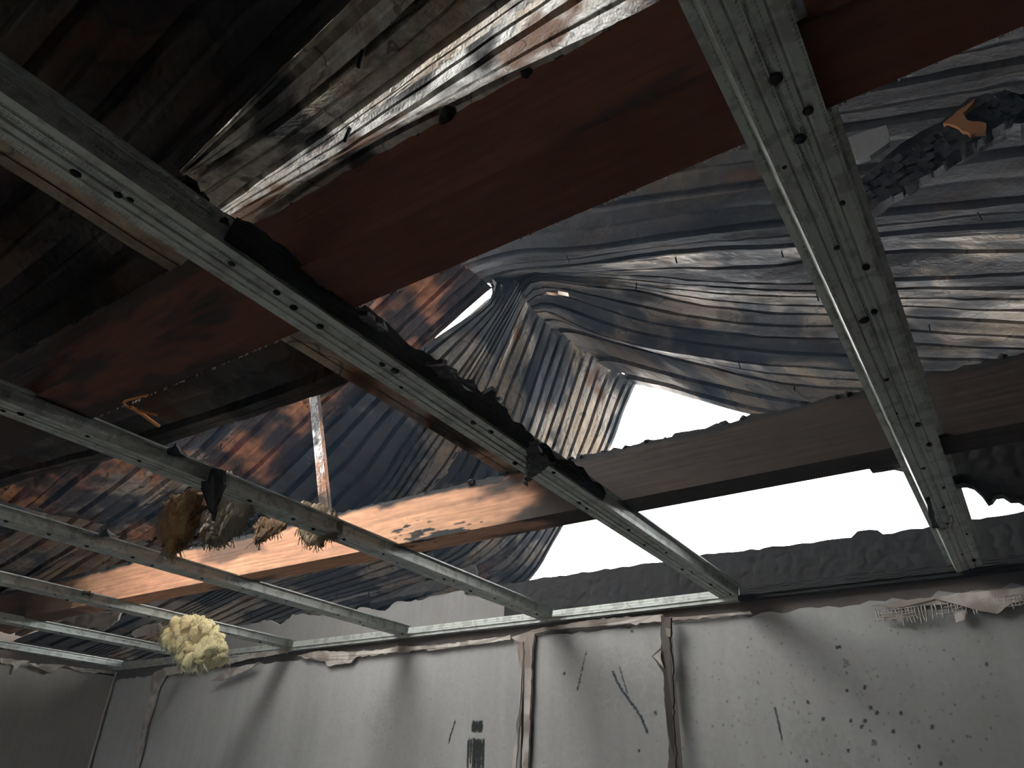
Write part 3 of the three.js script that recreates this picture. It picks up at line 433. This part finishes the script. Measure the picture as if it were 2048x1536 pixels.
// ---------------------------------------------------------------- mineral wool
function wool(label, list, z, thick, colA, colB, seed, size, fibres, nBlob) {
  const P = P2(list, z), c = new THREE.Vector2(); for (const p of P) c.addScaledVector(p, 1 / P.length);
  const o = thing('wool_tuft', label, 'insulation', V(c.x, c.y, z)), r = rng(seed);
  const inside = (x, y) => { let q = false; for (let i = 0, j = P.length - 1; i < P.length; j = i++) if ((P[i].y > y) !== (P[j].y > y) && x < (P[j].x - P[i].x) * (y - P[i].y) / (P[j].y - P[i].y) + P[i].x) q = !q; return q; };
  const bx = P.map((p) => p.x), by = P.map((p) => p.y), x0 = Math.min(...bx), x1 = Math.max(...bx), y0 = Math.min(...by), y1 = Math.max(...by), blobs = [], hair = [], pts = [];
  const edge = (x, y) => { let d = 9; for (let i = 0; i < P.length; i++) { const a = P[i], b = P[(i + 1) % P.length], t = clamp(((x - a.x) * (b.x - a.x) + (y - a.y) * (b.y - a.y)) / (a.distanceToSquared(b) || 1), 0, 1); d = Math.min(d, Math.hypot(x - mix(a.x, b.x, t), y - mix(a.y, b.y, t))); } return d; };
  for (let k = 0; k < nBlob * 30 && pts.length < nBlob; k++) { const x = mix(x0, x1, r()), y = mix(y0, y1, r()); if (inside(x, y)) { const e = edge(x, y); pts.push([x, y, Math.min(size, e * 0.9 + 0.008)]); } }
  for (const [x, y, s] of pts) {
    let g = new THREE.IcosahedronGeometry(s, 2); const p = g.attributes.position, w = z + (r() - 0.5) * thick * Math.min(1, s / size);
    for (let i = 0; i < p.count; i++) { const q = V().fromBufferAttribute(p, i), k = 1 + 1.3 * (fbm(q.x / s * 1.4 + seed + x * 30, q.y / s * 1.4 + q.z / s * 2.1, seed, 4) - 0.5); q.multiplyScalar(k); p.setXYZ(i, q.x + x, q.y * 1.15 + y, q.z * (thick / size > 2 ? 1 : 0.7) + w); }
    blobs.push(g);
  }
  const mat = (col) => new THREE.MeshPhysicalMaterial({ color: new THREE.Color(...col), roughness: 1, sheen: 0.4, sheenRoughness: 0.8, sheenColor: new THREE.Color(...col), bumpMap: crazed, bumpScale: 0.004, side: THREE.DoubleSide });
  let g = merge(blobs); g = mergeVertices(g, 1e-5); g.computeVertexNormals(); part('wool_body', g, mat(colA), o);
  for (let k = 0; k < fibres; k++) { const [x, y, s] = pts[Math.floor(r() * pts.length)], a = r() * 6.283, L = 0.01 + 0.022 * r() * r() + s * 0.8, p0 = V(x, y, z + (r() - 0.5) * thick), d = V(Math.cos(a), Math.sin(a) - 0.35, (r() - 0.5) * 1.2).multiplyScalar(L), p1 = p0.clone().addScaledVector(d, 0.65).add(V((r() - 0.5) * 0.016, (r() - 0.5) * 0.016, 0.012 * r())), p2 = p0.clone().add(d).add(V((r() - 0.5) * 0.03, -0.02 * r(), 0)); hair.push(tube([p0, p1, p2], 0.0008 + 0.0014 * r(), 4, 3)); }
  if (size > 0.04) for (const [a, b, c] of [[[324, 1262], [312, 1272], [326, 1280]], [[352, 1290], [344, 1300], [334, 1306]], [[366, 1318], [364, 1334], [363, 1346]], [[396, 1326], [392, 1338], [386, 1344]], [[408, 1326], [410, 1334], [404, 1342]], [[356, 1256], [338, 1252], [322, 1262]]]) hair.push(tube([onZ(...a, z + 0.04), onZ(...b, z + 0.05), onZ(...c, z + 0.05)], 0.007, 10, 5), tube([onZ(...a, z + 0.05), onZ(...b, z + 0.06), onZ(b[0] + 6, b[1] + 10, z + 0.05)], 0.004, 8, 5));
  const f = part('fibres', merge(hair), mat(colB), o, 'loose fibres'); f.userData.kind = 'stuff';
  return o;
}
wool('bright yellow tuft of mineral wool caught on a batten at the wall top', [[362, 1244], [392, 1230], [424, 1246], [434, 1278], [450, 1302], [442, 1322], [408, 1330], [392, 1338], [366, 1326], [356, 1300], [342, 1288], [318, 1276], [330, 1258], [352, 1262]], -2.92, 0.12, [0.92, 0.83, 0.47], [0.95, 0.9, 0.65], 1, 0.042, 2200, 260);
wool('scorched brown mineral wool hanging from the second batten, nearer of its two lumps', [[336, 1008], [362, 990], [396, 984], [396, 990], [392, 1040], [384, 1068], [362, 1076], [360, 1098], [346, 1104], [334, 1086], [330, 1050]], -1.57, 0.04, [0.42, 0.24, 0.1], [0.6, 0.4, 0.2], 2, 0.024, 1300, 190);
wool('pale grey mineral wool draped over the second batten beside the scorched lump', [[438, 952], [460, 946], [486, 966], [510, 972], [514, 990], [500, 1024], [480, 1058], [452, 1080], [420, 1086], [404, 1070], [420, 1040], [432, 1000]], -1.7, 0.03, [0.58, 0.5, 0.37], [0.72, 0.66, 0.52], 3, 0.022, 1400, 220);
wool('thin smoke-stained wool scrap on the second batten in front of the pale joist', [[604, 1008], [640, 1010], [668, 1028], [690, 1050], [676, 1066], [652, 1070], [636, 1094], [618, 1082], [602, 1066], [612, 1036]], -2.12, 0.03, [0.42, 0.32, 0.2], [0.58, 0.48, 0.34], 4, 0.02, 900, 130);
wool('small brown wool wisp hanging behind the second batten, left of the scrap', [[508, 1038], [540, 1040], [572, 1048], [560, 1060], [530, 1078], [512, 1086]], -2.02, 0.02, [0.24, 0.14, 0.07], [0.34, 0.22, 0.12], 5, 0.018, 200, 60);
{
  const list = [[412, 934], [446, 940], [440, 985], [428, 1012], [426, 1042], [412, 1010], [408, 980]], c = onY(425, 985, 0.985), o = thing('char_flake', 'long black strip of burnt lining hanging between two lumps of wool', 'char flake', c);
  part('flake', plate(list, c.clone().add(V(0, 0, 0.06)), V(1, 0, 0), V(0, 1, 0), 0.015, 0.01, 0.03, 207, 0.05), char, o);
}

// ---------------------------------------------------------------- torn plasterboard paper and mesh on the back wall
const torn = (name, list, z, t, amp, seed, mat = paper, bend = 0.02) => part(name, boxUV(plate(list, V(onZ(...list[0], z).x, onZ(...list[0], z).y, z), V(1, 0, 0), V(0, 1, 0), t, amp, 0.03, seed, bend)), mat, wallBack);
const Z1 = -3.945;
torn('torn_paper', [[308, 1346], [330, 1335], [400, 1326], [478, 1314], [498, 1303], [580, 1298], [574, 1307], [500, 1318], [420, 1338], [332, 1352], [320, 1372], [302, 1430], [288, 1490], [276, 1540], [268, 1540], [284, 1470], [300, 1400]], Z1, 0.014, 0.006, 301);
torn('torn_paper', [[424, 1362], [444, 1348], [490, 1330], [520, 1326], [496, 1340], [450, 1360]], Z1 + 0.03, 0.01, 0.004, 302);
torn('torn_paper', [[594, 1312], [640, 1302], [700, 1304], [760, 1300], [790, 1294], [880, 1290], [1022, 1270], [1022, 1280], [880, 1299], [800, 1305], [715, 1314], [704, 1326], [656, 1332], [650, 1322]], Z1, 0.016, 0.007, 303);
torn('torn_paper', [[1024, 1276], [1066, 1260], [1130, 1250], [1180, 1241], [1326, 1229], [1330, 1244], [1180, 1254], [1100, 1260], [1070, 1268], [1066, 1300], [1063, 1400], [1058, 1540], [1046, 1540], [1050, 1400], [1052, 1300], [1040, 1286]], Z1, 0.02, 0.005, 304);
torn('torn_paper', [[1036, 1290], [1048, 1284], [1050, 1320], [1044, 1400], [1040, 1470], [1034, 1540], [1026, 1540], [1034, 1460], [1040, 1380]], Z1 + 0.01, 0.012, 0.005, 305);
torn('torn_tape', [[1324, 1232], [1344, 1236], [1342, 1290], [1346, 1330], [1347, 1390], [1350, 1450], [1353, 1540], [1337, 1540], [1340, 1480], [1336, 1440], [1328, 1400], [1326, 1345], [1306, 1314], [1322, 1296]], Z1 + 0.05, 0.02, 0.007, 306, studMat, 0.04);
torn('torn_paper', [[1322, 1300], [1306, 1313], [1328, 1336], [1322, 1318]], Z1 + 0.07, 0.008, 0.003, 307);
torn('torn_paper', [[1332, 1256], [1342, 1258], [1341, 1274], [1333, 1272]], Z1 + 0.065, 0.006, 0.003, 308);
torn('torn_paper', [[1334, 1236], [1420, 1229], [1500, 1222], [1504, 1228], [1420, 1236], [1340, 1242]], Z1, 0.012, 0.005, 309);
torn('torn_paper', [[1868, 1198], [1914, 1186], [1990, 1178], [2060, 1172], [2060, 1190], [2012, 1214], [1994, 1228], [1960, 1222], [1924, 1212]], Z1 + 0.02, 0.01, 0.005, 310);
torn('torn_paper', [[1744, 1212], [1800, 1203], [1868, 1194], [1912, 1190], [1926, 1206], [1850, 1212], [1790, 1218]], Z1, 0.01, 0.005, 311);
torn('torn_paper', [[1790, 1232], [1806, 1226], [1808, 1242], [1796, 1246]], Z1 + 0.02, 0.006, 0.003, 312);
torn('torn_paper', [[1908, 1226], [1932, 1220], [1930, 1240], [1912, 1246]], Z1 + 0.02, 0.006, 0.003, 313);
{
  const bars = [], a = (px, py) => onZ(px, py, Z1 + 0.02), r = rng(9);
  for (let k = 0; k < 46; k++) { const x = 1750 + k * 6.6, y0 = 1218 - (x - 1750) * 0.11 + r() * 6, L = 14 + 14 * r() + (x > 1780 && x < 1930 ? 8 : 0); if (r() > 0.12) bars.push(tube([a(x, y0), a(x + 2 + r() * 3, y0 + L * 0.5), a(x + 3 + r() * 6, y0 + L)], 0.0032, 3, 4)); }
  for (let k = 0; k < 4; k++) for (const [p, q] of [[1745, 1835], [1868, 1935], [1960, 2060]]) bars.push(tube([a(p + r() * 20, 1222 + k * 6 - (p - 1750) * 0.11), a((p + q) / 2, 1222 + k * 6.5 - ((p + q) / 2 - 1750) * 0.11 + r() * 2), a(q - r() * 14, 1222 + k * 6 - (q - 1750) * 0.11)], 0.003, 6, 4));
  const m = part('mesh_tape', merge(bars), paper, wallBack, 'loose pale joint mesh'); m.userData.kind = 'stuff';
}
{ // the corner of the two walls and torn lining on the left wall
  const q = onX(233, 1343, LX + 0.012), e = onX(184, 1540, LX + 0.012);
  part('corner_bead', tube([V(q.x, q.y, WZ + 0.01), V(q.x, (q.y + e.y) / 2, WZ + 0.014), V(q.x, FLOOR + 0.01, WZ + 0.01)], 0.011, 12, 5), paper, wallLeft);
  const sc = (list, off, seed) => part('torn_paper', boxUV(plate(list, V(LX + off, 0.9, -3.4), V(0, 0, -1), V(0, 1, 0), 0.012, 0.006, 0.03, seed, 0.05), 'y'), paper, wallLeft);
  sc([[54, 1326], [92, 1328], [130, 1330], [116, 1340], [101, 1347], [80, 1338]], 0.05, 321); sc([[0, 1316], [60, 1322], [40, 1332], [22, 1350], [28, 1332], [0, 1326]], 0.02, 322); sc([[130, 1332], [180, 1338], [232, 1342], [230, 1348], [160, 1344]], 0.015, 323); sc([[236, 1340], [280, 1338], [310, 1338], [308, 1346], [270, 1344], [238, 1348]], 0.01, 324);
}
// pale fibres along the far lower edge of the big joist, splinters, hooks
const joistA = scene.getObjectByName('ceiling_joist');
{
  const bits = [], r = rng(77); for (let k = 0; k < 190; k++) { const x = mix(-2.3, 0.6, r()), L = 0.003 + 0.006 * r() * r(), g = new THREE.TetrahedronGeometry(L, 0); g.scale(1.6, 0.5, 0.6); g.rotateZ(r() * 3); g.translate(x, 1.045 - 0.003 * r(), -0.981); bits.push(g); }
  const f = part('torn_fibres', merge(bits), paper, joistA, 'pale torn fibres along the lower edge'); f.userData.kind = 'stuff';
  const orange = new THREE.MeshStandardMaterial({ color: new THREE.Color(0.5, 0.2, 0.06), roughness: 0.8 }), a = (x, y) => onY(x, y, 1.03);
  part('splinter', tube([a(296, 790), a(268, 797), a(248, 804), a(252, 812), a(280, 822), a(314, 830)], 0.004, 14, 5), orange, joistA, 'orange splinter hanging off the lower edge');
  part('splinter', tube([a(262, 814), a(285, 828), a(304, 842), a(318, 852)], 0.006, 8, 5), orange, joistA, 'orange splinter hanging off the lower edge');
}
{
  const o = thing('wire_loop', 'small pale wire loop hanging at the end of the greenish batten', 'wire', onY(1890, 1045, 0.985)), a = (x, y) => onY(x, y, 0.985);
  part('loop', tube([a(1876, 1040), a(1872, 1052), a(1882, 1059), a(1896, 1057), a(1902, 1044), a(1903, 1032)], 0.006, 20, 6), paper, o); part('tail', tube([a(1888, 1045), a(1896, 1066), a(1900, 1080)], 0.003, 8, 5), paper, o);
}
{ // burnt crust on the middle batten's right flank, also painting in its shade
  const g = new THREE.PlaneGeometry(1.75, 1, 120, 4), p = g.attributes.position;
  for (let i = 0; i < p.count; i++) { const t = p.getX(i) / 1.75 + 0.5, k = p.getY(i) + 0.5, z = -0.62 - 1.72 * t, w = clamp(0.3 + 1.1 * fbm(t * 14, 3, 610, 4), 0, 1), q = k * w; p.setXYZ(i, -1.225 + 0.0575 + q * 0.03 + 0.006 * fbm(t * 60, k * 4, 611, 2), 1.004 + q * 0.062, z); }
  g.computeVertexNormals(); part('char_crust', g, char, battenD, 'black burnt crust and painted shade on the flank');
}
const crumbs = (label, list, z, seed) => { const c = onZ(...list[0], z), o = thing('char_flake', label, 'char flake', c); part('flake', plate(list, c, V(1, 0, 0), V(0, 1, 0), 0.012, 0.01, 0.03, seed, 0.05), char, o); };
flakeThing('black half-round flake lying on the third batten under the sooty lower sheets', [[188, 1078], [200, 1066], [214, 1063], [230, 1070], [238, 1084], [214, 1086]], 1.05, 222, 0.006);
crumbs('long black flap of burnt lining hanging over the torn board at the wall top', [[742, 1206], [790, 1180], [838, 1160], [872, 1158], [888, 1168], [884, 1180], [852, 1184], [810, 1192]], -3.95, 223);
crumbs('small black flap over the torn board just left of the open sky', [[918, 1150], [932, 1134], [952, 1131], [958, 1144], [950, 1182], [930, 1188]], -3.975, 224);
const scrap = (label, list, z, seed) => { const c = onZ(...list[0], z), o = thing('board_scrap', label, 'board scrap', c); part('board', boxUV(plate(list, c, V(1, 0, 0.1), V(0, 1, 0.2), 0.015, 0.008, 0.03, seed, 0.05)), paper, o); };
scrap('ragged tan board scrap under the left end of the pale joist', [[128, 1240], [165, 1226], [205, 1222], [246, 1224], [240, 1240], [222, 1252], [206, 1262], [190, 1254], [170, 1258], [150, 1252]], -3.2, 231);
scrap('tan board scrap with a split edge just left of the yellow wool tuft', [[258, 1268], [286, 1250], [318, 1246], [330, 1262], [312, 1274], [290, 1270], [270, 1276]], -3.5, 232);
renderer.render(scene, camera);
